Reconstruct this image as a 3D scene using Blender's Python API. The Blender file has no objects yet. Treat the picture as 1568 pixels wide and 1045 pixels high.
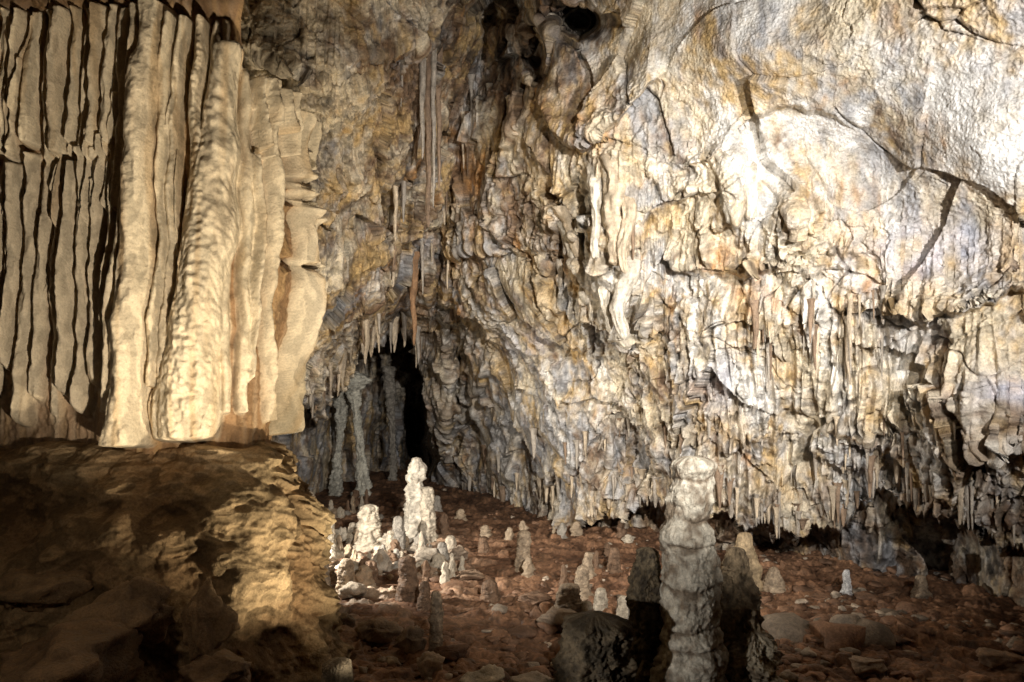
import bpy, math, numpy as np, bmesh
from mathutils import Vector
rng=np.random.default_rng(11)
PITCH=math.radians(4.0); F=1219.0; C=np.array([0.,0.,3.]); cp,sp=math.cos(PITCH),math.sin(PITCH)
# ---------------------------------------------------------------- helpers
def ray(u,v):
    xc=(np.asarray(u,float)-784)/F; yc=(522.5-np.asarray(v,float))/F
    return xc, cp-yc*sp, sp+yc*cp
def at(u,v,Y):
    x,y,z=ray(u,v); return np.array([x/y*Y, Y, 3+z/y*Y])
def proj(X,Y,Z):
    d=np.maximum(Y*cp+(Z-3)*sp,0.05); h=-Y*sp+(Z-3)*cp
    return 784+F*X/d, 522.5-F*h/d
def sstep(a,b,x):
    t=np.clip((x-a)/(b-a),0,1); return t*t*(3-2*t)
_p=rng.permutation(256); _G=rng.normal(size=(256,3)); _G/=np.linalg.norm(_G,axis=1)[:,None]; _G=_G.astype(np.float32)
_J=rng.uniform(0,1,size=(256,3)).astype(np.float32)
def pn(x,y,z):
    x=np.asarray(x,np.float32);y=np.asarray(y,np.float32);z=np.asarray(z,np.float32)
    x,y,z=np.broadcast_arrays(x,y,z)
    fx=np.floor(x);fy=np.floor(y);fz=np.floor(z)
    xi=fx.astype(np.int64);yi=fy.astype(np.int64);zi=fz.astype(np.int64)
    x=x-fx;y=y-fy;z=z-fz
    u=x*x*x*(x*(x*6-15)+10);v=y*y*y*(y*(y*6-15)+10);w=z*z*z*(z*(z*6-15)+10)
    def g(a,b,c):
        h=_p[(_p[(_p[(xi+a)&255]+yi+b)&255]+zi+c)&255]
        return _G[h,0]*(x-a)+_G[h,1]*(y-b)+_G[h,2]*(z-c)
    r0=g(0,0,0)*(1-u)+g(1,0,0)*u; r1=g(0,1,0)*(1-u)+g(1,1,0)*u
    r2=g(0,0,1)*(1-u)+g(1,0,1)*u; r3=g(0,1,1)*(1-u)+g(1,1,1)*u
    return ((r0*(1-v)+r1*v)*(1-w)+(r2*(1-v)+r3*v)*w)*1.6
def fbm(x,y,z,o=3,g=.5):
    s=0;a=1
    for i in range(o):
        s=s+a*pn(x+17.3*i,y-9.1*i,z+3.7*i); x=x*2.03;y=y*2.03;z=z*2.03;a*=g
    return s
def facets(x,y,z):
    x=np.asarray(x,np.float32);y=np.asarray(y,np.float32);z=np.asarray(z,np.float32)
    fx=np.floor(x);fy=np.floor(y);fz=np.floor(z); xi=fx.astype(np.int64);yi=fy.astype(np.int64);zi=fz.astype(np.int64)
    x=x-fx;y=y-fy;z=z-fz
    F1=np.full(x.shape,9.,np.float32);F2=F1.copy();val=np.zeros_like(F1)
    for a in(-1,0,1):
        for b in(-1,0,1):
            for c in(-1,0,1):
                h=_p[(_p[(_p[(xi+a)&255]+yi+b)&255]+zi+c)&255]; j=_J[h]
                dx=x-a-j[...,0];dy=y-b-j[...,1];dz=z-c-j[...,2]; d=dx*dx+dy*dy+dz*dz
                g=_G[(h*7+3)&255]; t=g[...,0]*dx+g[...,1]*dy+g[...,2]*dz+.5*(_J[(h*5+1)&255,0]-.5)
                nb=d<F1; F2=np.where(nb,F1,np.minimum(F2,d)); val=np.where(nb,t,val); F1=np.where(nb,d,F1)
    return val,np.sqrt(F2)-np.sqrt(F1)
def make_mesh(name,V,Fq,col=None,mat=None,parent=None,smooth=True):
    me=bpy.data.meshes.new(name)
    V=np.asarray(V,np.float32).reshape(-1,3); Fq=np.asarray(Fq,np.int32); k=Fq.shape[1]
    me.vertices.add(len(V)); me.vertices.foreach_set('co',V.ravel())
    me.loops.add(Fq.size); me.loops.foreach_set('vertex_index',Fq.ravel())
    me.polygons.add(len(Fq)); me.polygons.foreach_set('loop_start',np.arange(0,Fq.size,k,dtype=np.int32))
    me.polygons.foreach_set('loop_total',np.full(len(Fq),k,np.int32))
    me.polygons.foreach_set('use_smooth',np.full(len(Fq),smooth))
    me.update(calc_edges=True)
    if col is not None:
        a=me.color_attributes.new('Col','FLOAT_COLOR','POINT')
        c=np.ones((len(V),4),np.float32); c[:,:3]=np.clip(np.asarray(col).reshape(-1,3),0,1); a.data.foreach_set('color',c.ravel())
    ob=bpy.data.objects.new(name,me); bpy.context.scene.collection.objects.link(ob)
    if mat: me.materials.append(mat)
    if parent: ob.parent=parent
    return ob
def grid_faces(n,m,wrap=False,flip=False):
    i=np.arange(n-1)[:,None]; j=np.arange(m if wrap else m-1)[None,:]; j2=(j+1)%m
    a=i*m+j;b=i*m+j2;c=(i+1)*m+j2;d=(i+1)*m+j
    f=np.stack([a,b,c,d],-1).reshape(-1,4)
    return f[:,::-1] if flip else f
def rock_mat(name,rough=.65,b1=.5,s1=9.,b2=.5,s2=45.,var=.35,spec=.35,dist=.02,var2=None):
    var2=var*.6 if var2 is None else var2
    m=bpy.data.materials.new(name); m.use_nodes=True; nt=m.node_tree; N=nt.nodes; L=nt.links
    bs=N['Principled BSDF']; tc=N.new('ShaderNodeTexCoord'); at_=N.new('ShaderNodeAttribute'); at_.attribute_name='Col'
    n1=N.new('ShaderNodeTexNoise'); n1.inputs['Scale'].default_value=s1; n1.inputs['Detail'].default_value=5; n1.inputs['Roughness'].default_value=.65
    n2=N.new('ShaderNodeTexNoise'); n2.inputs['Scale'].default_value=s2; n2.inputs['Detail'].default_value=3; n2.inputs['Roughness'].default_value=.7
    for n in (n1,n2): L.new(tc.outputs['Object'],n.inputs['Vector'])
    mr=N.new('ShaderNodeMapRange'); mr.inputs[1].default_value=.3; mr.inputs[2].default_value=.7; mr.inputs[3].default_value=1-var; mr.inputs[4].default_value=1+var
    L.new(n1.outputs['Fac'],mr.inputs[0])
    mr2=N.new('ShaderNodeMapRange'); mr2.inputs[1].default_value=.3; mr2.inputs[2].default_value=.7; mr2.inputs[3].default_value=1-var2; mr2.inputs[4].default_value=1+var2
    L.new(n2.outputs['Fac'],mr2.inputs[0])
    mu=N.new('ShaderNodeMath'); mu.operation='MULTIPLY'; L.new(mr.outputs[0],mu.inputs[0]); L.new(mr2.outputs[0],mu.inputs[1])
    vm=N.new('ShaderNodeVectorMath'); vm.operation='SCALE'; L.new(at_.outputs['Color'],vm.inputs[0]); L.new(mu.outputs[0],vm.inputs['Scale'])
    L.new(vm.outputs[0],bs.inputs['Base Color'])
    bs.inputs['Specular IOR Level'].default_value=spec
    rr=N.new('ShaderNodeMapRange'); rr.inputs[1].default_value=.35; rr.inputs[2].default_value=.65; rr.inputs[3].default_value=rough-.2; rr.inputs[4].default_value=min(1,rough+.2)
    L.new(n1.outputs['Fac'],rr.inputs[0]); L.new(rr.outputs[0],bs.inputs['Roughness'])
    bu=N.new('ShaderNodeBump'); bu.inputs['Strength'].default_value=b1; bu.inputs['Distance'].default_value=dist*3
    bv=N.new('ShaderNodeBump'); bv.inputs['Strength'].default_value=b2; bv.inputs['Distance'].default_value=dist
    L.new(n1.outputs['Fac'],bu.inputs['Height']); L.new(n2.outputs['Fac'],bv.inputs['Height'])
    L.new(bu.outputs[0],bv.inputs['Normal']); L.new(bv.outputs[0],bs.inputs['Normal'])
    return m
M_wall=rock_mat('cave_limestone',.65,.8,5.,.9,30.,.26,.3,.02,.3)
M_col=rock_mat('flowstone',.65,.5,12.,.8,50.,.10,.22,.010,.16)
M_base=rock_mat('rimstone',.85,.6,7.,.9,45.,.25,.08,.014,.3)
M_floor=rock_mat('cave_mud',.65,.7,5.,.8,26.,.4,.3,.02,.3)
M_stal=rock_mat('stalagmite_calcite',.7,.8,14.,.9,60.,.3,.25,.012,.25)
PAL=dict(cream=(.67,.575,.42),white=(.77,.745,.70),grey=(.36,.36,.37),ochre=(.53,.36,.155),orange=(.44,.22,.07),brown=(.165,.098,.055),dark=(.042,.032,.027))
PAL={k:np.array(v) for k,v in PAL.items()}

# ---------------------------------------------------------------- cave chamber
th=np.concatenate([np.linspace(-180,-50,36)[:-1],np.linspace(-50,-34,40)[:-1],np.linspace(-34,-18.5,130)[:-1],np.linspace(-18.5,34,1120)[:-1],np.linspace(34,50,60)[:-1],np.linspace(50,180,36)])
ph=np.concatenate([np.linspace(-45,-19,12)[:-1],np.linspace(-19,29.5,920)[:-1],np.linspace(29.5,48,60)[:-1],np.linspace(48,90,34)])
TH,PH=np.meshgrid(np.radians(th),np.radians(ph))
DX=np.cos(PH)*np.sin(TH);DY=np.cos(PH)*np.cos(TH);DZ=np.sin(PH)
ctl=[]
def cY(u,v,Y):
    x,y,z=ray(u,v); r=Y/y*math.sqrt(x*x+y*y+z*z); ctl.append((math.degrees(math.atan2(x,y)),math.degrees(math.atan2(z,math.hypot(x,y))),r))
for v,row in {0:[(0,9),(200,10),(400,11.5),(550,12),(700,13.8),(870,13),(1000,11.3),(1200,10.3),(1400,9.3),(1568,8.3)],
 200:[(0,9),(250,11),(450,12.5),(600,14),(700,15.8),(850,13.5),(1000,12),(1200,11.2),(1400,10.4),(1568,9.2)],
 400:[(0,9),(250,12),(450,13.5),(560,14.5),(650,18),(750,16.8),(900,14),(1100,12.3),(1300,11.3),(1450,10.6),(1568,9.6)],
 600:[(0,9),(250,12),(450,14),(540,17),(600,24),(645,31),(700,22),(800,18),(900,15.8),(1100,13.3),(1300,12.2),(1568,10.2)],
 760:[(0,9),(250,13),(450,20),(560,30),(645,34),(700,26),(780,21),(900,17.3),(1100,14.3),(1300,13),(1568,10.4)],
 930:[(0,9),(250,13),(450,20),(640,34),(700,26),(800,21),(900,17.5),(1000,16),(1200,14.4),(1400,12.6),(1568,10.6)]}.items():
    for u,Y in row: cY(u,v,Y)
for t,p,r in [(-60,0,9),(-60,25,9),(60,0,9),(60,25,8.5),(-95,0,9),(95,0,8),(-95,40,8),(95,40,8),(-140,0,8),(140,0,8),(-140,40,8),(140,40,8),(180,0,8),(-180,0,8),(180,40,8),(-180,40,8),(-25,45,10),(0,45,11),(25,45,9.5),(-40,80,8),(40,80,8),(0,80,8),(0,35,12.5)]: ctl.append((t,p,r))
ctl=np.array(ctl); tt=TH*57.29578; pp=PH*57.29578
num=np.zeros_like(TH);den=np.zeros_like(TH)
dm=np.full(TH.shape,1e9)
for t,p,r in ctl: dm=np.minimum(dm,(tt-t)**2+(pp-p)**2)
for t,p,r in ctl:
    w=np.exp(-np.minimum(((tt-t)**2+(pp-p)**2-dm)/(2*3.6**2),60)); num+=w*r; den+=w
R=num/den
cap=8.2/np.maximum(np.sin(PH),.05); k=.7; R=-np.log(np.exp(-k*np.minimum(R,60))+np.exp(-k*np.minimum(cap,60)))/k
i2=int(np.searchsorted(ph,8.)); rr_=R[i2]; arc=np.r_[0,np.cumsum(np.hypot(np.diff(rr_*np.sin(np.radians(th))),np.diff(rr_*np.cos(np.radians(th)))))]
hs=np.broadcast_to(arc[None,:],R.shape).copy()
thc=np.clip(TH,-1.08,1.08); phc=np.minimum(PH,1.08)
U,V=proj(np.cos(phc)*np.sin(thc),np.cos(phc)*np.cos(thc),3+np.sin(phc))
U=U.astype(np.float32);V=V.astype(np.float32)
def blob(u,v,su,sv): return np.exp(-(((U-u)/su)**2+((V-v)/sv)**2))
jag1=pn(U/24.,V*0+3.3,0);jag2=pn(U/8.,V*0+8.3,0);jag3=pn(U/70.,V*0+18.3,0)
lip=np.interp(U,[300,380,430,450,485,500,520,545,560,590,615,640,665,700],[500,540,560,600,634,612,590,555,530,508,500,545,655,760])+20*jag1+16*jag2
inpass=sstep(0,9,V-lip)*sstep(250,300,U)*(1-sstep(648,672,U+12*pn(V/30.,V*0,2.)))
rp=np.interp(U,[380,440,520,600,645,700],[19,22,28,33,35,27])
R=np.where(rp>R,R*(1-inpass)+rp*inpass,R)
cu=np.interp(V,[-100,0,200,400,600,800],[790,765,705,655,640,640])
R+=(1.7+.9*blob(745,60,90,110))*np.exp(-((U-cu)/62)**2)*(1-sstep(420,620,V))
dn=pn(U/35.,V/35.,5.)+.5*pn(U/14.,V/14.,5.)
for (hu,hv,su,sv,dd) in [(888,32,34,24,2.6),(825,80,16,50,1.6),(742,20,45,20,.9),(1370,720,14,26,.8),(720,660,26,50,1.2),(970,690,30,45,.8),(1000,610,25,40,.3),(633,672,15,70,5.),(580,690,14,55,3.)]:
    q=(((U-hu)/su)**2+((V-hv)/sv)**2)*(1+.5*dn); R+=dd*np.exp(-np.maximum(q,0)**1.2)
for (hu,hv,su,sv,dd) in [(800,500,90,110,.8),(850,680,80,90,.7),(1200,80,220,90,.6),(1480,230,130,110,.5),(940,330,60,150,.9),(1115,280,60,70,.7),(1215,330,50,50,.5),(520,130,100,90,.6),(480,400,80,120,.6),(1100,640,90,140,.5),(1300,600,100,170,.45),(1480,620,90,120,.4),(560,330,60,70,-.5),(1040,470,60,80,-.5),(1350,250,60,60,-.2),(1210,680,50,90,-.4),(1400,560,50,90,-.4),
  (684,580,15,130,1.4),(716,640,13,90,.8),(745,600,18,120,.7),(604,440,18,60,.9),(655,450,14,70,.9),(572,470,16,50,.8)]:
    R-=dd*blob(hu,hv,su,sv)
def ledge(us,vs,h,T,fade=25,sh=12):
    e=np.interp(U,us,vs)+14*jag3+9*jag1+4*jag2
    m=sstep(us[0]-fade,us[0]+fade,U)*(1-sstep(us[-1]-fade,us[-1]+fade,U))
    return h*m*np.where(V<e,np.exp(-np.maximum(e-V,0)/T),1-sstep(0,sh,V-e))
for a in [([820,850,900,960,1000],[150,190,215,170,120],.6,90),([1000,1080,1150,1230,1320],[255,235,165,150,185],.25,90),([1330,1400,1470,1580],[470,482,465,430],.65,80,25,14),
  ([690,760,830,900],[380,372,385,330],.5,60),([730,800,880,940],[640,650,700,640],.35,60),([750,800,900,1000],[770,800,815,800],.6,70),([560,600,660],[400,380,330],.5,70),
  ([430,500,560],[300,330,290],.45,70),([1040,1140,1250],[395,410,372],.35,50),([1480,1560,1700],[690,680,700],.4,60),([850,950,1010],[510,535,500],.45,50),([1250,1330,1420],[640,655,640],.25,50),([400,480,560,640],[95,120,80,60],.45,60)]:
    R-=ledge(*a)
frk=([860,900,1000,1100,1200,1300,1345,1400,1500,1568,1700],[815,800,770,780,825,795,745,775,810,840,870])
fr=np.interp(U,*frk)+16*pn(U/22.,V*0+1.3,0)+16*pn(U/8.,V*0+5.3,0)
recm=sstep(0,7,V-fr)*sstep(850,900,U)
R+=recm*(1.6+.45*np.sin(U/37.))
X=DX*R;Y=DY*R;Z=3+DZ*R
gR=np.hypot(np.gradient(R,axis=0),np.gradient(R,axis=1)); at_s=1/(1+(gR/(R*.0043))**2); at_s=at_s.astype(np.float32)
def nrm(X,Y,Z):
    P=np.stack([X,Y,Z],-1); a=np.gradient(P,axis=1); b=np.gradient(P,axis=0)
    n=np.cross(a,b); l=np.linalg.norm(n,axis=-1,keepdims=True); n=n/np.maximum(l,1e-9)
    d=np.stack([DX,DY,DZ],-1); s=np.sign((n*d).sum(-1,keepdims=True)); n=-n*np.where(s==0,1,s)
    return n
Nn=nrm(X,Y,Z); Dv=np.stack([DX,DY,DZ],-1)
Nn=Nn*.55*at_s[...,None]-Dv*.65; Nn/=np.linalg.norm(Nn,axis=-1,keepdims=True)
smooth=np.clip(blob(1290,90,420,180)*1.2+blob(1040,60,180,100)*.7+blob(1480,270,210,190)*1.0+blob(1130,300,120,90)*.5,0,1)
flute=np.clip(blob(1230,560,280,150)+blob(660,250,70,230)+blob(480,250,120,240)*.6+blob(930,360,90,140)*.8+blob(1450,650,120,140)*.6+blob(1100,720,220,90)*.8+blob(600,600,170,120)*1.1,0,1)
wx=.5*pn(X*.6,Y*.6,Z*.6); wy=.5*pn(X*.6+9,Y*.6,Z*.6+4)
big=fbm(X*.33,Y*.33,Z*.33,2)
fA,eA=facets(X*.75+wx,Y*.75,Z*.75+wy)
wx2=.3*pn(X*2.2,Y*2.2,Z*2.2)
fB,eB=facets(X*2.6+wx2,Y*2.6+.3*wx,Z*2.2+wx2)
a1=pn(X*.9+wx,Y*.9,Z*.9+wy); a2=pn(X*2.1+wx*2,Y*2.1,Z*2.1+wy*2); a3=pn(X*4.7+wx*2,Y*4.7,Z*4.4+wy*2)
a4=pn(X*10+a3*.5,Y*10,Z*9); a5=pn(X*21,Y*21,Z*19+a4*.5); a6=pn(X*38,Y*38,Z*38)
rg=sstep(-.3,.4,pn(X*.5+31,Y*.5,Z*.5))
sm=1-.8*smooth
D=.34*big+.16*a1*(1-.3*smooth)+.42*fA*(1-.35*smooth)+at_s*(.17*fB*sm*(.4+.7*rg)+.10*a2*(1-.5*smooth)+.06*a3*(.4+rg)*(1-.6*smooth)+.03*(.4-1.5*np.abs(a3))*rg*sm+.040*a4*(.5+.7*rg)*(1-.5*smooth)+.028*a5*(.4+.9*rg)*(1-.3*smooth)+.015*a6)
D-=.03*at_s*np.exp(-(eB/.05)**2)*sm*sm*rg+.09*np.exp(-(eA/.022)**2)*sstep(-.1,.3,wx+wy)
zf=PH*12
f1=pn(hs*2.6+wx*.5,zf*.35,2.); f2=pn(hs*7+.5*f1,zf*.8,3.); f3=pn(hs*16+.5*f2,zf*1.6,7.)
fl=.22*(.5-1.6*np.abs(f1))+at_s*(.13*(.5-1.8*np.abs(f2))+.05*f3)
D+=flute*fl+.2*(1-flute)*(1-smooth)*fl*.8
cr=np.exp(-((pn(X*.55+3+.3*a2,Y*.55,Z*.8+wy)+.03*a3)/.012)**2)*sstep(.0,.3,pn(X*.3,Y*.3+5,Z*.3))
D-=.08*cr
drip=np.zeros_like(D)
def _tp(u,v):
    x,y,z=ray(u,v); return math.degrees(math.atan2(x,y)),math.degrees(math.atan2(z,math.hypot(x,y)))
def add_drip(u,vt,vb,w,h,sl=0.,keep=.25):
    t0,p0=_tp(u,vb);t1,p1=_tp(u+sl,vt); mg=w*.06+1.2
    i0,i1=np.searchsorted(ph,[min(p0,p1)-1.5,max(p0,p1)+1.5]); j0,j1=np.searchsorted(th,[min(t0,t1)-mg-1,max(t0,t1)+mg+1])
    if i1<=i0 or j1<=j0: return
    u_=U[i0:i1,j0:j1]; v_=V[i0:i1,j0:j1]; t=(v_-vt)/(vb-vt); tc=np.clip(t,0,1)
    ww=w*(1.25-tc*(1.25-keep))*(1+.12*np.sin(v_/9.+u)); uc=u+sl*(1-tc)+w*.35*np.sin(v_/31.+u*1.7)
    q=np.clip(1-((u_-uc)/np.maximum(ww,.5))**2,0,1)
    pr=h*np.sqrt(q)*(tc**.8)*(1-sstep(.93,1.02,t))*(t>0)*(.85+.15*np.sin(v_/7.+u*3))
    drip[i0:i1,j0:j1]=np.maximum(drip[i0:i1,j0:j1],pr)
def field(n,ur,vr,lr,wr,hr,sl=10):
    for i in range(n):
        u=rng.uniform(*ur);vt=rng.uniform(*vr);add_drip(u,vt,vt+rng.uniform(*lr),rng.uniform(*wr),rng.uniform(*hr),rng.normal()*sl,rng.uniform(.1,.5))
field(100,(1040,1440),(390,560),(60,230),(4,14),(.08,.30))
field(150,(880,1560),(600,750),(35,110),(4,12),(.1,.28))
field(60,(420,620),(80,450),(60,160),(7,15),(.1,.26))
field(60,(590,740),(60,450),(90,240),(5,11),(.12,.4))
field(26,(830,1010),(220,420),(80,190),(9,20),(.15,.42),25)
field(50,(420,640),(470,550),(45,95),(5,12),(.2,.5),5)
field(24,(640,800),(430,640),(60,170),(6,13),(.15,.5),5)
field(20,(690,900),(520,760),(50,130),(7,16),(.05,.15))
field(24,(1000,1300),(200,330),(50,130),(8,20),(.08,.25))
field(30,(1380,1600),(490,620),(60,150),(5,12),(.08,.2))
field(25,(730,860),(150,330),(50,110),(6,14),(.1,.3))
for a in [(785,120,232,20,.45,5),(800,110,205,13,.4,-5),
 (905,290,440,20,.6,-52),(945,235,405,26,.7,0),(955,380,520,22,.6,-8),(925,400,510,14,.5,-10),(1118,215,345,30,.6,8),(1080,250,410,15,.45,-6),(1210,250,370,32,.6,10),(1150,300,420,13,.35,0),
 (1120,560,690,9,.3,0),(1300,420,600,10,.3,0),(1240,400,560,9,.3,0),(1345,690,860,8,.35,6),(1450,620,760,12,.3,0),(487,520,640,16,.6,0),(455,540,600,12,.5,0),(535,490,580,12,.5,0)]:
    add_drip(*a)
D+=drip
X2=X+Nn[...,0]*D; Y2=Y+Nn[...,1]*D; Z2=Z+Nn[...,2]*D
def wall_pt(u,v):
    t,p=_tp(u,v); i=min(max(np.searchsorted(ph,p),0),len(ph)-1); j=min(np.searchsorted(th,t),len(th)-1)
    return np.array([X2[i,j],Y2[i,j],Z2[i,j]])
def w_(lst): return sum(a*blob(u,v,su,sv) for (u,v,su,sv,a) in lst)
W={}
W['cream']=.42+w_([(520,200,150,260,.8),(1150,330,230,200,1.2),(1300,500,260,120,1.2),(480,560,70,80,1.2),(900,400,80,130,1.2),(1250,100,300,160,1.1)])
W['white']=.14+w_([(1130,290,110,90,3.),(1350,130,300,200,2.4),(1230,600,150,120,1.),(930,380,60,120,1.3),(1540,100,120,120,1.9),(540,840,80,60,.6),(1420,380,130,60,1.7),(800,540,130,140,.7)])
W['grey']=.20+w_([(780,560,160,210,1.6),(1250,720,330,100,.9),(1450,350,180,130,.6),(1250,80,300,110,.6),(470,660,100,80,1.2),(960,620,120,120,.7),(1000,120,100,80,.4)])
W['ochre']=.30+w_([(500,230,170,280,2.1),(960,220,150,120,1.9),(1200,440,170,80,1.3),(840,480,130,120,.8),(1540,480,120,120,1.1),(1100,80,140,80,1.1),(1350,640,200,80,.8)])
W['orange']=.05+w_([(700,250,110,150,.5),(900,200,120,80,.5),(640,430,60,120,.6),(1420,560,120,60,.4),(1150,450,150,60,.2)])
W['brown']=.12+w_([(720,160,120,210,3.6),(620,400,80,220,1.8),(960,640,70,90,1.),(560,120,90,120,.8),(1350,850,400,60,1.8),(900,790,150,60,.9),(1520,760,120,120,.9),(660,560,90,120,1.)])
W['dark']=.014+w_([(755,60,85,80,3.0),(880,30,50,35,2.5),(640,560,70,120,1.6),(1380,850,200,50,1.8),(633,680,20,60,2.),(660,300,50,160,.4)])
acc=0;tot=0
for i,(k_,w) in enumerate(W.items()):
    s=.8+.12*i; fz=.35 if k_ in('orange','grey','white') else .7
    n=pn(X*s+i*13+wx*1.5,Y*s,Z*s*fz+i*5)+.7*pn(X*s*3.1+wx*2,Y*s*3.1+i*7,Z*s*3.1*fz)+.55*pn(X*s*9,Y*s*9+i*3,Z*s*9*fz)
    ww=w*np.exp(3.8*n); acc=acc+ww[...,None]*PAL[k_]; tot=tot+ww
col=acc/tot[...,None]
cm=np.clip(drip/.3,0,1)[...,None]*np.where((U>800)|(V>480),.4,.12)[...,None]
col=col*(1-cm)+np.array([.65,.57,.45])*cm
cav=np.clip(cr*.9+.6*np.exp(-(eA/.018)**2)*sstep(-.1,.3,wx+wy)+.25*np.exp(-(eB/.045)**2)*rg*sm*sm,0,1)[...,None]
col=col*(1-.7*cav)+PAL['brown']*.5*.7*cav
g=sstep(-.3,.0,a4*.6+a3*.6+.45*a5)[...,None]; g=g+(1-g)*.5*smooth[...,None]; col=col*(.58+.42*g)
vio=(blob(1420,385,110,45)+blob(1535,600,40,30)+.7*blob(820,525,40,25)+.6*blob(1110,590,40,60))*sstep(-.1,.3,a2+.3)
col=col*(1-.5*vio[...,None])+np.array([.60,.62,.76])*.5*vio[...,None]
n,m=X2.shape
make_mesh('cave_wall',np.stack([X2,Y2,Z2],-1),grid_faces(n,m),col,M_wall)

# ---------------------------------------------------------------- hanging stalactites
def tactites(name,lst,colr,wig=1.):
    V_=[];F_=[];C_=[];o=0
    for i,it in enumerate(lst):
        u,vt,vb,w,off,blunt=it[:6]; du=it[6] if len(it)>6 else 0
        P=wall_pt(u,vt); Yc=P[1]-off; T=at(u,vt,Yc);B=at(u+du,vb,Yc); r=w/F*Yc; H=T[2]-B[2]
        n=max(16,int((vb-vt)/1.8)); m=32 if w>9 else (18 if w>5 else 12)
        t=np.linspace(0,1,n)[:,None];a=np.linspace(0,2*np.pi,m,endpoint=False)[None,:]
        top_=1.0 if w>9 else 1.5+.2*(1-blunt)
        R_=r*np.interp(t,[0,.12,.5,.9,.97,1],[top_,1.1,.75+blunt*.15,.3+blunt*.6,.2+blunt*.5,.02])*(1+.35*pn(np.cos(a)*1.3+i*3.1,np.sin(a)*1.3,t*H*2)+.28*pn(np.cos(a)*3+i,np.sin(a)*3,t*H*6)+.15*pn(t*H*12+i,np.cos(a)*2,0))
        X_=T[0]+(B[0]-T[0])*t+R_*np.cos(a)+wig*r*1.*pn(t*H*1.5+i*2,0*a,0); Y_=Yc+R_*np.sin(a)*1.2+(.5*np.maximum(0,1-t/.35)**1.5 if w>9 else 0); Z_=T[2]+.12-(H+.12)*t+0*a
        V_.append(np.stack([X_,Y_,Z_],-1).reshape(-1,3));F_.append(grid_faces(n,m,True)+o);o+=n*m
        c=np.array(colr[rng.integers(len(colr))])*rng.uniform(.8,1.15); mm=(1+.5*pn(np.cos(a)*2+i,np.sin(a)*2,t*H*4))[...,None]
        C_.append((c*mm).reshape(-1,3))
    return make_mesh(name,np.vstack(V_),np.vstack(F_),np.vstack(C_),M_stal)
RB=(.26,.18,.12);CR=(.52,.42,.30);GY_=(.38,.33,.27);WH=(.68,.61,.50)
tactites('stalactite',[(656,75,350,6,-.1,.5)],[RB],.4); tactites('stalactite',[(672,70,292,5,0,.2)],[RB],.4); tactites('stalactite',[(647,80,245,5,0,.2)],[GY_],.4)
tactites('stalactite',[(634,395,530,6,.15,.2)],[(.33,.19,.10)],.5); tactites('stalactite',[(664,70,320,4,.05,.2)],[GY_],.4)
tactites('drapery',[(848,318,462,13,.1,.5,72),(858,330,470,9,.1,.4,60),(943,225,408,19,.1,.8,2),(915,245,400,13,.1,.4,-4),(962,290,420,11,.1,.5,-4),(958,385,522,16,.1,.5,-4),(925,415,505,10,.1,.3,6),(1118,225,345,17,.0,.7,2),(1150,240,338,12,.0,.6,0)],[WH,CR,WH],1.)
L=[]
for i in range(36): u=rng.uniform(425,650); e=float(np.interp(u,[430,450,485,520,560,590,640],[545,585,612,575,520,500,530])); L.append((u,e-rng.uniform(5,35),e+rng.uniform(5,40),rng.uniform(2.5,6),rng.uniform(-.1,.1),.1))
for i in range(120): u=rng.uniform(890,1560); e=float(np.interp(u,*frk)); L.append((u,e-rng.uniform(8,60),e+rng.uniform(-25,10),rng.uniform(1.5,5),rng.uniform(-.04,.06),rng.uniform(0,.3)))
for i in range(35): u=rng.uniform(900,1480); v=rng.uniform(640,740); L.append((u,v,v+rng.uniform(14,38),rng.uniform(1.5,4),rng.uniform(-.06,.02),rng.uniform(0,.3)))
for i in range(24): u=rng.choice([1180,1235,1300,1345])+rng.normal()*14; v=rng.uniform(430,520); L.append((u,v,v+rng.uniform(25,110),rng.uniform(1.5,5),rng.uniform(-.08,.0),rng.uniform(0,.4)))
for i in range(10): u=rng.uniform(840,1000); v=rng.uniform(320,420); L.append((u,v,v+rng.uniform(30,70),rng.uniform(3,7),rng.uniform(-.08,.02),.2))
for i in range(20): u=rng.uniform(590,800); v=rng.uniform(90,420); L.append((u,v,v+rng.uniform(40,90),rng.uniform(2,5),rng.uniform(-.05,.05),.2))
for i in range(20): u=rng.uniform(690,900); v=rng.uniform(660,770); L.append((u,v,v+rng.uniform(20,40),rng.uniform(2,5),0,.2))
tactites('stalactite_fringe',L,[CR,CR,GY_,GY_,RB])

# ---------------------------------------------------------------- flowstone column massif (left)
mass=bpy.data.objects.new('flowstone_column',None); bpy.context.scene.collection.objects.link(mass)
pp_=np.array([(-9.5,7.6),(-7,7.4),(-5.2,7.35),(-4.4,7.35),(-3.85,7.3),(-3.35,7.2),(-2.95,7.2),(-2.65,7.28),(-2.50,7.5),(-2.55,7.95),(-2.85,8.7),(-3.5,9.5),(-5,10.2),(-9,10.5)])
def cr_path(P,n=40):
    out=[]
    Q=np.vstack([2*P[0]-P[1],P,2*P[-1]-P[-2]])
    for i in range(1,len(Q)-2):
        t=np.linspace(0,1,n,endpoint=False)[:,None]
        out.append(.5*((2*Q[i])+(-Q[i-1]+Q[i+1])*t+(2*Q[i-1]-5*Q[i]+4*Q[i+1]-Q[i+2])*t**2+(-Q[i-1]+3*Q[i]-3*Q[i+1]+Q[i+2])*t**3))
    return np.vstack(out+[P[-1:]])
path=cr_path(pp_); ds=np.r_[0,np.cumsum(np.linalg.norm(np.diff(path,axis=0),axis=1))]
S_end=ds[-1]; imax=np.argmax(path[:,0]/path[:,1])
def s_of(u,v):
    x,y,z=ray(u,v); return float(np.interp(x/y*.965,(path[:imax,0]/path[:imax,1]),ds[:imax]))
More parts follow.
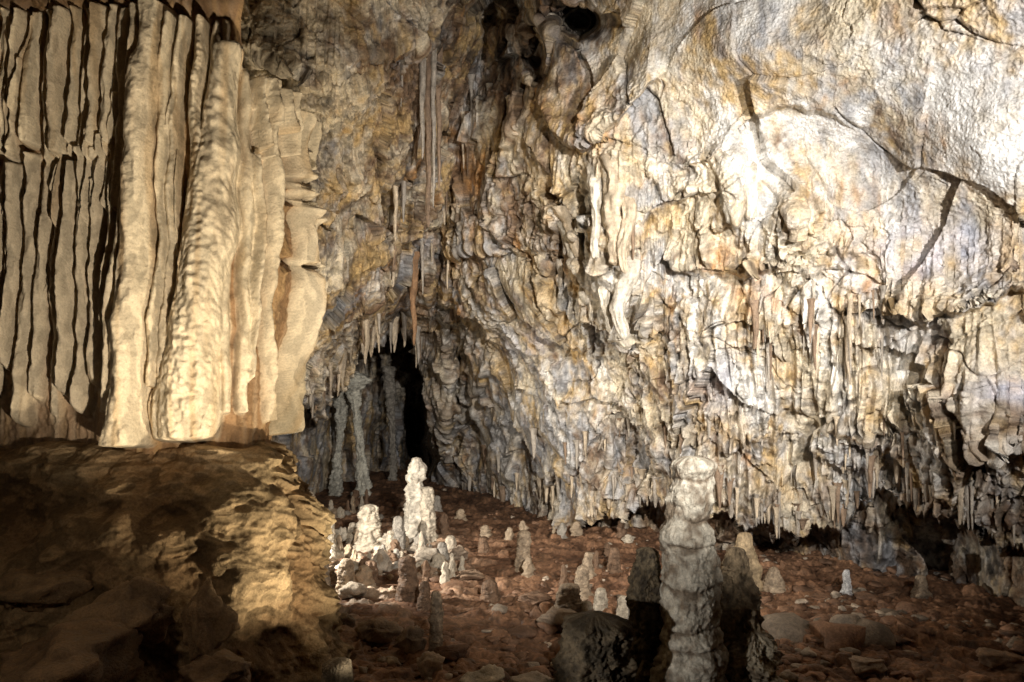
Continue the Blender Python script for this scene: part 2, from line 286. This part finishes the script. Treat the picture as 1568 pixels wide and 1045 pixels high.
def z_of(v,Y=7.0):
    x,y,z=ray(300,v); return 3+z/y*Y
s0=s_of(-60,400); sE=ds[imax]
ss=np.concatenate([np.linspace(0,s0,40)[:-1],np.linspace(s0,sE+.9,960)[:-1],np.linspace(sE+.9,S_end,60)])
px=np.interp(ss,ds,path[:,0]);py=np.interp(ss,ds,path[:,1])
tx=np.gradient(px,ss);ty=np.gradient(py,ss); ks=np.ones(31)/31
tx=np.convolve(np.pad(tx,15,'edge'),ks,'valid');ty=np.convolve(np.pad(ty,15,'edge'),ks,'valid'); l=np.hypot(tx,ty);nx=ty/l;ny=-tx/l
sr=s_of(312,60); sr2=s_of(352,60)
zt=np.where(ss<sr,8.4,np.where(ss<sr2,8.4+(z_of(95)-8.4)*(ss-sr)/(sr2-sr),z_of(100)))+.08*np.sin(ss*9)
NT=800; tz=np.linspace(0,1,NT)
zb=2.25; ZZ=zb+tz[:,None]*(zt[None,:]-zb); SS=np.broadcast_to(ss,ZZ.shape)
pro=np.zeros(ZZ.shape)
WOB=.025*pn(SS*1.6,ZZ*1.3,4.)+.014*pn(SS*3.5,ZZ*3.2,9.)
SW=SS+WOB
def rib(ut,vt,ub,vb,wt,wb,h,sd=None,end=.06,wob=.3,pw=.6):
    if sd is None: st,sb=s_of(ut,vt),s_of(ub,vb)
    else: st,sb=sd
    z1,z0=z_of(vt),z_of(vb); t=np.clip((z1-ZZ)/(z1-z0),0,1)
    wt_,wb_=wt*7.2/F,wb*7.2/F
    c=st+(sb-st)*t+.02*wob*np.sin(ZZ*2.3+ut)+.02*wob*np.sin(ZZ*6+ub)
    w=(wt_+(wb_-wt_)*t)*(1+.09*np.sin(ZZ*3.3+ut*.7)+.05*np.sin(ZZ*8+ut))
    q=np.clip(1-((SW-c)/w)**2,0,1)
    e=sstep(z0-.02,z0+end,ZZ)*(1-sstep(z1,z1+.10,ZZ))
    return h*q**pw*e*(1+.07*np.sin(ZZ*2.1+ub)+.03*np.sin(ZZ*5.7+ut))
def add(*a,**k):
    global pro; pro=np.maximum(pro,rib(*a,**k))
add(245,25,204,688,22,31,.58); add(262,40,240,600,9,11,.44); add(228,60,182,640,8,13,.44)
add(276,40,246,640,11,13,.38); add(330,80,270,684,17,45,.54,end=.1); add(300,40,298,520,12,14,.42); add(318,60,322,640,8,9,.30); add(346,100,338,640,9,9,.30)
add(366,105,362,655,9,10,.32); add(388,105,390,680,12,17,.50); add(409,112,412,665,9,11,.40); add(428,130,428,620,9,9,.38); add(447,200,440,560,8,8,.34)
add(318,40,308,400,7,8,.30); add(205,25,188,330,10,9,.36); add(224,25,216,420,8,9,.46)
ends=[640,590,676,640,668,630,660,618,655]
for i,(a,b,c_) in enumerate([(8,2,-25),(30,24,8),(54,47,34),(78,71,56),(98,90,80),(122,116,101),(143,135,128),(165,158,147),(184,178,172)]):
    add(a+6,18,b,238+14*math.sin(i*2.3),[12,9,13,10,12,9,12,11,9][i],[14,10,13,11,13,10,12,11,9][i],.30+.10*((i*5)%3)/2,pw=.5); add(b,238+12*math.sin(i*1.7),c_,ends[i],[10,12,9,11,9,11,9,12,9][i],[17,11,18,12,15,11,13,12,10][i],.28+.12*((i*7)%4)/3,end=.25,pw=.5)
for i in range(50):
    a=rng.uniform(0,350); v0=rng.uniform(20,300); add(a,v0,a-20*(1-a/420)+rng.normal()*4,v0+rng.uniform(100,380),rng.uniform(3,7),rng.uniform(3,7),rng.uniform(.22,.38),end=.2)
sR=s_of(405,400)
for k_ in range(16):
    s_=sR+.065*k_+rng.normal()*.01; v0=rng.uniform(100,180)
    add(0,v0,0,rng.uniform(470,660),rng.uniform(5,7),rng.uniform(6,10),rng.uniform(.24,.42),sd=(s_,s_-.06),end=.12)
    v0=rng.uniform(300,390); add(0,v0,0,v0+rng.uniform(60,220),rng.uniform(5,8),rng.uniform(2,4),rng.uniform(.36,.52),sd=(s_+.03,s_+.02),end=.04)
    v0=rng.uniform(110,260); add(0,v0,0,v0+rng.uniform(40,120),rng.uniform(5,8),rng.uniform(2,4),rng.uniform(.34,.50),sd=(s_-.02,s_-.02),end=.04)
for i in range(40):
    s_=rng.uniform(sE+.3,S_end-.3)
    add(0,rng.uniform(95,200),0,rng.uniform(500,690),rng.uniform(10,20),rng.uniform(10,20),rng.uniform(.1,.22),sd=(s_,s_))
for i in range(30):
    s_=rng.uniform(0,s0); add(0,20,0,680,rng.uniform(14,30),rng.uniform(14,30),rng.uniform(.15,.35),sd=(s_,s_))
for i in range(12):
    u=rng.uniform(355,425); add(u,112,u,rng.uniform(150,240),rng.uniform(4,7),rng.uniform(2,4),rng.uniform(.38,.54),end=.04)
pbase=pro.copy()
pro=np.maximum(pro,.17*sstep(2.3,2.5,ZZ))
XX=px[None,:]+0*ZZ; YY=py[None,:]+0*ZZ
vv=np.linspace(-100,720,200); zz_=np.array([z_of(v,7.2) for v in vv]); VV=np.interp(-ZZ,-zz_,vv)
VVj=VV+18*pn(SS*3,ZZ*0,3.)+9*pn(SS*9,ZZ*0,3.)+4*pn(SS*26,ZZ*0,3.)
shelf=np.interp(VVj,[90,112,180,225,236,250,258,264,275,284,291,302,312,360,372,381,390,400,450,550,680],[-.12,.02,.03,.08,.13,.03,.06,.18,.04,.08,.24,.14,.12,.15,.16,.02,.10,.16,.09,.0,-.05])
jit=.4*pn(XX*5,YY*5,ZZ*1.5)
shm=sstep(s_of(362,300),s_of(385,300),SS)
pro+=shelf*shm*(1+jit)
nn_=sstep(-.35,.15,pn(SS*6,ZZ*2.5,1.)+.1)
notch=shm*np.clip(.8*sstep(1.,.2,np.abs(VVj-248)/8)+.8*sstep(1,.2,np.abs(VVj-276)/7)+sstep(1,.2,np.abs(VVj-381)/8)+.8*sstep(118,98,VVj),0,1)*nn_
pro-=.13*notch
lm=1-sstep(s_of(170,250),s_of(195,250),SS)
brk=250+16*pn(SS*2.3,0,0)+6*pn(SS*9,0,0)
pro-=lm*.05*np.exp(-((VV-brk)/4)**2); pro-=lm*.04*sstep(0,6,VV-brk)
top=sstep(40,14,VV+14*pn(SS*4,0,1.)); pro+=top*(.16+.1*pn(SS*6,ZZ*3,8.))*(1-shm)
c1=pn(XX*6,YY*6+pro*6,ZZ*2.2); c2=pn(SS*14,pro*10,ZZ*3.5); c3=pn(SS*30,pro*25,ZZ*22.); c4=pn(SS*9,pro*8,ZZ*9); c5=pn(SS*22,pro*18,ZZ*7)
wr=np.exp(-((SS-(s_of(330,80)+(s_of(270,684)-s_of(330,80))*np.clip((VV-70)/614,0,1)))/.2)**2)
pro+=.05*pn(XX*2,YY*2,ZZ*.9)+.032*c1+.028*c2+.008*c3+.013*c4+.014*c5+wr*.016*(c3+np.abs(c4))*sstep(.3,.4,pbase)
capm=sstep(.985,1.0,tz)[:,None]*np.ones_like(ZZ); pro-=capm*.6*sstep(sr,sr2,SS)
VX=px[None,:]+nx[None,:]*pro; VY=py[None,:]+ny[None,:]*pro
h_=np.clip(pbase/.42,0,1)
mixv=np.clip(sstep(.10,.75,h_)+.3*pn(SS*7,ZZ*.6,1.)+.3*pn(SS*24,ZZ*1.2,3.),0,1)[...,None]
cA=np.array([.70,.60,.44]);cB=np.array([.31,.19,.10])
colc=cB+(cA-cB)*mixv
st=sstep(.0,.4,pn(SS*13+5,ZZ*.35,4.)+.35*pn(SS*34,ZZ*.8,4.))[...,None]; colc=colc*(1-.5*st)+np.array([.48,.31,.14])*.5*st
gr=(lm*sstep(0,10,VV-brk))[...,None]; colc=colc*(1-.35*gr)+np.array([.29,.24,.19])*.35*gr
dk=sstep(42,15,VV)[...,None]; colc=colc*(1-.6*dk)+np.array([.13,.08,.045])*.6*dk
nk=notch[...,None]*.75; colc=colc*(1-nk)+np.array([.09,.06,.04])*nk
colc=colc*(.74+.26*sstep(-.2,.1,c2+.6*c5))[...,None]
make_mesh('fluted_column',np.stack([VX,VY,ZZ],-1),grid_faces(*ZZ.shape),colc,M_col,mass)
# base mound
tb=np.linspace(0,1,620); prof_t=np.array([0,.08,.12,.17,.3,.45,.6,.75,.88,1.]); 
zpr=np.array([2.62,2.60,2.54,2.42,2.05,1.60,1.2,.8,.35,-.3]); opr=np.array([-1.5,-.15,.14,.32,.46,.48,.42,.36,.50,.85])
zB=np.interp(tb,prof_t,zpr)[:,None]+0*ss[None,:]; oB=np.interp(tb,prof_t,opr)[:,None]+0*zB
sB=np.broadcast_to(ss,zB.shape); left=1-sstep(s_of(250,900),s_of(400,900),sB)
oB=oB+left*(.10+.85*sstep(2.2,.7,zB+.3*pn(sB*1.5,0,0))+.25*sstep(2.5,1.9,zB))
PX=px[None,:]+nx*oB;PY=py[None,:]+ny*oB
b1=pn(PX*1.2,PY*1.2,zB*1.2);b2=pn(PX*3,PY*3,zB*3);b3=pn(PX*3.8,PY*3.8,zB*8+b2*2.5);b4=pn(PX*10,PY*10,zB*18+b3);b5=pn(PX*7,PY*7,zB*6);b6=pn(PX*20,PY*20,zB*22)
rippl=sstep(.95,.2,left)
bump=.20*b1+.12*b2+.05*b5+(.095*(.4-1.5*np.abs(b3))+.035*b4)*(.2+.8*rippl)+.018*b6
bump=bump*sstep(0,.12,tb)[:,None]
PX+=nx*bump;PY+=ny*bump
mB=np.clip(.5+b1+.5*b2,0,1)[...,None]
cb=np.array([.22,.14,.075])+(np.array([.52,.40,.24])-np.array([.22,.14,.075]))*mB*(.4+.6*rippl[...,None])
cb=cb*(.55+.45*sstep(-.3,.15,b3+b4*.6))[...,None]
make_mesh('flowstone_base',np.stack([PX,PY,zB+.05*b2],-1),grid_faces(*zB.shape,flip=True),cb,M_base,mass)

# ---------------------------------------------------------------- floor
gx=np.concatenate([np.linspace(-14,-5,60)[:-1],np.linspace(-5,10,700)[:-1],np.linspace(10,14,20)])
gy=np.concatenate([np.linspace(-9,5,40)[:-1],5*np.exp(np.linspace(0,math.log(42/5.),760))])
GX,GY=np.meshgrid(gx,gy)
q1=pn(GX*.35,GY*.35,0.);q2=pn(GX*1.1,GY*1.1,2.);q3=pn(GX*3.1,GY*3.1,4.);q4=pn(GX*8,GY*8,6.);q5=pn(GX*17,GY*17,6.)
def floor_z(x,y): return .12*pn(x*.35,y*.35,0.)+.07*pn(x*1.1,y*1.1,2.)
fF,eF=facets(GX*2.3+.3*q2,GY*2.3,.3+0*GX)
slab=sstep(-.1,.3,pn(GX*.5+9,GY*.5,3.)+.35*sstep(2.5,5,GX))
GZ=.12*q1+.07*q2+.05*(np.abs(q3)-.2)+.03*np.abs(q4)+.018*q5+.04*sstep(.25,.30,q3)+slab*(.09*fF-.03*np.exp(-(eF/.06)**2))
fm=np.clip(.5+q2*.8+q3*.6,0,1)[...,None]
cf=np.array([.12,.060,.033])*(1-fm)+np.array([.28,.150,.082])*fm
cf=cf*(1-.4*(slab*np.exp(-(eF/.06)**2)))[...,None]*(.75+.5*sstep(-.3,.3,q4+q5))[...,None]
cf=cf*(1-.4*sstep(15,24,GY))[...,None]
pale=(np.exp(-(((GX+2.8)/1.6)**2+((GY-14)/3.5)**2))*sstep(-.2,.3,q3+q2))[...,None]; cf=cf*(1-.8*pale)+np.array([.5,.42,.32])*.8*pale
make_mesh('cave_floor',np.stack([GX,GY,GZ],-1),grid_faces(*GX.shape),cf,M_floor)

# ---------------------------------------------------------------- rubble
def ico(n):
    bm=bmesh.new(); bmesh.ops.create_icosphere(bm,subdivisions=n,radius=1); a=np.array([v.co[:] for v in bm.verts]); b=np.array([[v.index for v in f.verts] for f in bm.faces]); bm.free(); return a,b
I2,I4=ico(2),ico(4)
def rocks(name,items,mat,I=I2):
    Vs=[];Fs=[];Cs=[];o=0
    for (x,y,z,sx,sy,sz,rot,c,seed) in items:
        p=I[0].copy(); nn=pn(p[:,0]*1.1+seed,p[:,1]*1.1,p[:,2]*1.1)+.5*pn(p[:,0]*2.6+seed,p[:,1]*2.6,p[:,2]*2.6)+.3*pn(p[:,0]*6+seed,p[:,1]*6,p[:,2]*6)
        for _ in range(9):
            a=np.random.default_rng(int(seed*7+_)).normal(size=3);a/=np.linalg.norm(a); d=p@a; ex=np.maximum(d-.6,0); p-=ex[:,None]*a*.95
        p*= (1+.4*nn)[:,None]
        p*=np.array([sx,sy,sz]); cr_,sr_=math.cos(rot),math.sin(rot); p=np.stack([p[:,0]*cr_-p[:,1]*sr_,p[:,0]*sr_+p[:,1]*cr_,p[:,2]],-1)+[x,y,z]
        Vs.append(p);Fs.append(I[1]+o);o+=len(p);Cs.append(np.tile(c,(len(p),1))*(.85+.4*nn)[:,None])
    return make_mesh(name,np.vstack(Vs),np.vstack(Fs),np.vstack(Cs),mat)
items=[]
for i in range(3600):
    u=rng.uniform(440,1600) if i<3000 else rng.uniform(1150,1600); v=rng.uniform(750,1045) if i<3000 else rng.uniform(880,1045)
    x_,y_,z_=ray(u,v); Yf=3/(-z_/y_)
    x=x_/y_*Yf
    if pn(np.array(x*.6+5),np.array(Yf*.4),np.array(.5))<rng.uniform(-.25,.35) : continue
    s=abs(rng.normal())*.035+.022
    if rng.uniform()<.05: s*=2.4
    if i>=3000: s*=1.4
    pal=math.exp(-((x+2.8)/1.5)**2-((Yf-14)/3)**2)
    c=np.array([.24,.135,.08])*rng.uniform(.6,1.5) if rng.uniform()>.2+pal*.6 else np.array([.44,.35,.26])*rng.uniform(.6,1.2)
    items.append((x,Yf,float(floor_z(np.array(x),np.array(Yf)))+s*.25,s*rng.uniform(.9,1.8),s*rng.uniform(.9,1.6),s*rng.uniform(.4,.9),rng.uniform(0,6.3),c,i*1.37))
rocks('rock_rubble',items,M_floor)
def boulder(u,v,wpx,hpx,c,Yf=None,name='boulder'):
    x_,y_,z_=ray(u,v+hpx*.5); Yf=Yf or 3/(-z_/y_); P=at(u,v,Yf)
    rocks(name,[(P[0],P[1],P[2],wpx*.5/F*Yf*1.1,wpx*.5/F*Yf,hpx*.5/F*Yf*1.15,rng.uniform(0,.4),np.array(c),rng.uniform(0,99))],M_stal,I4)
for a in [(580,965,56,40,(.33,.24,.16)),(628,980,52,46,(.36,.27,.19)),(515,952,44,36,(.26,.20,.14)),(745,1042,60,34,(.60,.53,.42)),(690,1000,46,28,(.18,.10,.06)),
 (655,1020,40,30,(.40,.30,.21)),(815,1042,60,26,(.45,.38,.30)),(1330,1020,60,24,(.42,.31,.22)),(1380,1035,30,18,(.25,.14,.09)),(850,945,50,26,(.36,.27,.19)),(1540,1012,70,30,(.28,.18,.11)),(545,905,40,24,(.45,.37,.28)),(600,830,44,24,(.5,.43,.34)),(660,855,50,26,(.44,.37,.29)),(700,850,30,24,(.28,.21,.15)),(1215,990,30,16,(.3,.2,.13)),
 (500,850,50,34,(.55,.48,.38)),(545,872,56,26,(.55,.48,.38)),(585,862,40,34,(.5,.42,.33)),(520,820,30,26,(.55,.48,.38)),(640,840,34,20,(.45,.38,.30)),(720,880,40,16,(.3,.2,.13)),(820,915,44,16,(.26,.16,.1)),
 (318,950,80,110,(.26,.17,.095),5.75),(60,905,130,80,(.24,.16,.09),6.0),(190,945,140,90,(.25,.165,.095),5.7),(110,1020,220,90,(.22,.14,.08),5.2),(340,1030,110,60,(.22,.14,.08),5.4)]: boulder(*a)

# ---------------------------------------------------------------- stalagmites
def stalag(u,vt,vb,w,Yf=None,prof=None,c=(.42,.33,.24),c2=None,name='stalagmite',ring=.10,rough=.12,nr=None,lean=0.,ell=1.,zfoot=-.1,ext=None,steps=0,samp=.2):
    x_,y_,z_=ray(u,vb)
    if Yf is None: Yf=3/(-z_/y_)
    T=at(u,vt,Yf); B=at(u,vb,Yf); r=w/F*Yf
    zb_=zfoot if ext is None else ext
    H=T[2]-zb_; big_=(w>22); n=nr or (420 if big_ else 100); m=200 if big_ else 44
    t=np.linspace(0,1,n)[:,None]; a=np.linspace(0,2*np.pi,m,endpoint=False)[None,:]
    z=zb_+H*t; prof=prof or [(0,1.5),(.1,1.15),(.5,.95),(.85,.8),(1,.55)]
    pt,pr=zip(*prof); zt_=B[2]; tv=np.clip((z-zt_)/(T[2]-zt_),-1,1); R_=np.interp(tv,pt,pr)
    capz=np.clip((T[2]-z)/(r*pr[-1]*.5),0,1); R_=R_*np.sqrt(np.maximum(1-(1-capz)**2,0)+1e-4)
    sd=u*.37+vt*.11; X_=np.cos(a);Y_=np.sin(a); zs=z/r
    R_=R_*(1+ring*pn(zs*1.3+sd,X_*.4,Y_*.4)*1.6+ring*.6*(.3-np.abs(pn(zs*2.8+sd,X_*.6+2,Y_*.6)))*2
      +rough*pn(X_*1.6+sd,Y_*1.6,zs*.7)*1.3+rough*.8*pn(X_*3.5+sd,Y_*3.5,zs*2.2)+rough*.55*pn(X_*8+sd,Y_*8,zs*6)+rough*.3*pn(X_*17+sd,Y_*17,zs*14))
    dirt=0
    if steps:
        ph_=zs*steps+.25*pn(X_*.8+sd,Y_*.8,zs*.5)+.7*pn(zs*.7+sd,0*a,0); fr_=ph_-np.floor(ph_)
        R_=R_*(1+samp*(np.sin(fr_*np.pi)**.45-.75)-.05*fr_); dirt=sstep(.4,.0,np.sin(fr_*np.pi))
    x=T[0]*t+(B[0])*(1-t)+lean*np.sin(t*3+u)*r+r*R_*X_+r*.22*pn(zs*.4+sd,0,0); y=Yf+r*R_*Y_*ell
    n1=pn(X_*1.5+sd,Y_*1.5,zs*1.2); n2=pn(X_*4+sd,Y_*4,zs*4)
    c=np.array(c); c2=np.array(c2 if c2 is not None else c*.5)
    mm=np.clip(.62+.9*n1+.8*n2-.8*dirt,0,1)[...,None]; cc=c2+(c-c2)*mm
    V_=np.stack([x,y,z+0*a],-1).reshape(-1,3); Fc=grid_faces(n,m,True)
    return make_mesh(name,V_,Fc,cc.reshape(-1,3),M_stal)
W_=(.54,.46,.35);T_=(.41,.31,.21);D_=(.21,.13,.08);G_=(.34,.30,.25)
stalag(638,700,832,17,prof=[(0,1.35),(.3,1.1),(.62,1.),(.70,.62),(.76,.85),(.9,.7),(1,.35)],c=(.6,.53,.43),ring=.16,rough=.25)
stalag(655,745,835,12,c=W_,rough=.2)
stalag(566,772,842,15,prof=[(0,1.5),(.3,1.1),(.8,1),(1,.8)],c=W_,rough=.25)
stalag(540,800,835,8,c=W_); stalag(610,790,845,10,c=G_); stalag(598,812,846,7,c=W_)
stalag(474,752,850,15,Yf=13,c=W_,prof=[(0,1.3),(.5,1),(.8,.8),(1,.4)],rough=.2); stalag(492,822,902,12,c=G_,prof=[(0,1.2),(.7,.8),(1,.6)]); stalag(478,903,968,15,c=T_,prof=[(0,1.3),(.5,1),(1,.7)])
stalag(625,852,922,14,c=D_,prof=[(0,1.4),(.6,1),(1,.85)]); stalag(530,855,912,13,c=T_); stalag(668,905,1002,10,c=T_,prof=[(0,1.5),(.15,1.),(.7,.9),(1,.6)],rough=.2); stalag(650,890,935,9,c=D_)
stalag(802,812,872,11,c=T_,prof=[(0,1.6),(.2,1.05),(.9,.9),(1,.7)]); stalag(750,888,918,13,c=D_,prof=[(0,1.3),(1,.7)])
stalag(872,893,946,17,c=T_,prof=[(0,1.9),(.3,1.1),(.9,.85),(1,.6)],rough=.25); stalag(892,866,912,11,c=T_); stalag(920,900,940,10,c=W_); stalag(955,912,956,11,c=W_); stalag(898,920,950,9,c=W_);stalag(968,925,958,8,c=G_)
stalag(1142,815,900,19,c=(.46,.34,.20),prof=[(0,1.25),(.5,.95),(1,.5)]); stalag(1296,872,908,6,c=(.7,.68,.66)); stalag(1410,880,908,9,c=T_); stalag(1185,868,902,12,c=T_,prof=[(0,1.6),(.5,1),(1,.5)])
stalag(940,838,875,9,c=D_);stalag(900,845,880,8,c=T_);stalag(740,822,850,8,c=D_);stalag(690,820,850,9,c=W_);stalag(678,830,866,9,c=G_);stalag(580,835,862,8,c=W_);stalag(505,795,850,9,c=W_)
def colony():
    V_=[];F_=[];C_=[];o=0
    for i in range(84):
        u=rng.uniform(470,720) if i<70 else rng.uniform(720,1000); v=rng.uniform(770,900); x_,y_,z_=ray(u,v); Yf=3/(-z_/y_); x=x_/y_*Yf
        r=rng.uniform(.04,.13);h=rng.uniform(.12,.5); n,m=36,20
        t=np.linspace(0,1,n)[:,None];a=np.linspace(0,2*np.pi,m,endpoint=False)[None,:]
        R_=r*np.interp(t,[0,.15,.8,.95,1],[1.9,1.2,.8,.5,.02])*(1+.55*pn(np.cos(a)*1.5+i,np.sin(a)*1.5,t*4)+.35*pn(t*7+i,np.cos(a)*2,0))
        P=np.stack([x+R_*np.cos(a)+.3*r*pn(t*3+i,0*a,0),Yf+R_*np.sin(a),-.08+(h+.08)*t+0*a],-1).reshape(-1,3)
        V_.append(P);F_.append(grid_faces(n,m,True)+o);o+=len(P); c=np.array([W_,T_,D_,G_][rng.integers(4)])*.85;C_.append(np.tile(c,(len(P),1)))
    make_mesh('small_stalagmites',np.vstack(V_),np.vstack(F_),np.vstack(C_),M_stal)
colony()
stalag(1056,698,1045,41,Yf=6.0,ext=-.1,prof=[(-1,2.2),(0,1.40),(.12,1.28),(.25,1.05),(.45,1.14),(.5,1.),(.66,1.),(.70,.84),(.8,.90),(.84,.76),(.95,.84),(1,.78)],c=(.54,.49,.40),c2=(.20,.155,.11),ring=.06,rough=.085,steps=.75,samp=.14)
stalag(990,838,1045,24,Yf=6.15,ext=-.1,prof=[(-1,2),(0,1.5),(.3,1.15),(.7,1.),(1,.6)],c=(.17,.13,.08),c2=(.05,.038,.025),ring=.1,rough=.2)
stalag(1126,838,1045,36,Yf=6.3,ext=-.1,prof=[(-1,1.8),(0,1.6),(.2,1.6),(.35,1.15),(.6,.9),(.85,.6),(1,.35)],c=(.28,.21,.13),c2=(.09,.065,.04),ring=.08,rough=.2)
stalag(1150,965,1045,30,Yf=6.15,ext=-.1,prof=[(-1,1.7),(0,1.3),(.6,1.1),(1,.8)],c=(.46,.39,.28),c2=(.15,.11,.07),ring=.10,rough=.25)
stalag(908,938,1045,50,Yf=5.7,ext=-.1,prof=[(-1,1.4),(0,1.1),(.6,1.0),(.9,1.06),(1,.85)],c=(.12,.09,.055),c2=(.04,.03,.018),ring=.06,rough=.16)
stalag(518,1008,1045,24,Yf=6.3,ext=-.1,c=(.24,.20,.15),ring=.05,prof=[(-1,1.5),(0,1),(1,.85)])
def column(u,vt,vb,w,Yf,c,prof):
    stalag(u,vt,vb,w,Yf=Yf,c=c,prof=prof,name='limestone_column',ring=.12,rough=.35,nr=160,lean=.8)
column(548,570,762,9,24,(.56,.53,.44),[(-1,1.3),(0,1.4),(.3,.7),(.7,.6),(.85,1.2),(1,3.4)])
column(520,590,740,7,25,(.52,.49,.41),[(-1,1.3),(0,1.2),(.4,.6),(.75,1.3),(1,2.8)])
column(598,560,765,5,28,(.26,.23,.19),[(-1,1.3),(0,1.4),(.5,.7),(1,2)])

# ---------------------------------------------------------------- lamps
def spot(name,loc,tgt,P,size,col,blend=.6,rad_=.08):
    l=bpy.data.lights.new(name,'SPOT'); l.energy=P; l.spot_size=math.radians(size); l.spot_blend=blend; l.color=col; l.shadow_soft_size=rad_
    o=bpy.data.objects.new(name,l); bpy.context.scene.collection.objects.link(o); o.location=loc
    o.rotation_euler=(Vector(tgt)-Vector(loc)).to_track_quat('-Z','Y').to_euler(); return o
spot('stalagmite_fill',(4.4,2.0,4.4),at(1210,290,11.8),4600,80,(1,.975,.945),.9,.1)
spot('stalagmite_fill',(2.0,.3,5.0),at(870,580,16),8000,52,(1,.955,.885),.9,.1)
spot('stalagmite_fill',(-.3,3.1,1.5),at(185,220,7),1100,58,(1,.86,.66),.5,.06)
spot('stalagmite_fill',(-.15,5.6,.7),at(430,580,7.3),540,76,(1,.85,.60),.7,.05)
spot('stalagmite_fill',(-1.4,3.6,1.5),at(1060,850,6),190,36,(1,.96,.9),.6,.04)  # unseen fill spot added to brighten the foreground stalagmite
spot('stalagmite_fill',(-4.3,12.6,1.6),(-.5,14.5,.3),1500,110,(1,.95,.86),.7,.05)
spot('stalagmite_fill',(-4.6,10.8,1.0),at(500,400,13.5),640,120,(1,.87,.64),.8,.05)
spot('stalagmite_fill',(-6.2,18.6,1.5),(-4.,26,3.),400,80,(1,.98,.94),.8,.05)  # added spot hidden behind the column, brightens the passage
spot('stalagmite_fill',(-3.4,2.0,3.6),at(170,900,5.6),70,75,(1,.82,.6),1.,.1)  # weak fill from outside the frame, added to lift the dark left base
w=bpy.data.worlds.new('World'); bpy.context.scene.world=w; w.use_nodes=True; nt=w.node_tree
sk=nt.nodes.new('ShaderNodeTexSky'); sk.sky_type='NISHITA'; sk.sun_disc=False; sk.sun_elevation=math.radians(3)
nt.links.new(sk.outputs[0],nt.nodes['Background'].inputs[0]); nt.nodes['Background'].inputs[1].default_value=.01
cam=bpy.data.cameras.new('camera'); cam.lens=28.0; cam.sensor_width=36; cam.clip_end=200; cam.clip_start=.05
co=bpy.data.objects.new('camera',cam); bpy.context.scene.collection.objects.link(co); co.location=C; co.rotation_euler=(math.radians(94),0,0)
bpy.context.scene.camera=co
bpy.context.scene.view_settings.view_transform='Standard'
try: bpy.context.scene.view_settings.look='None'
except: pass
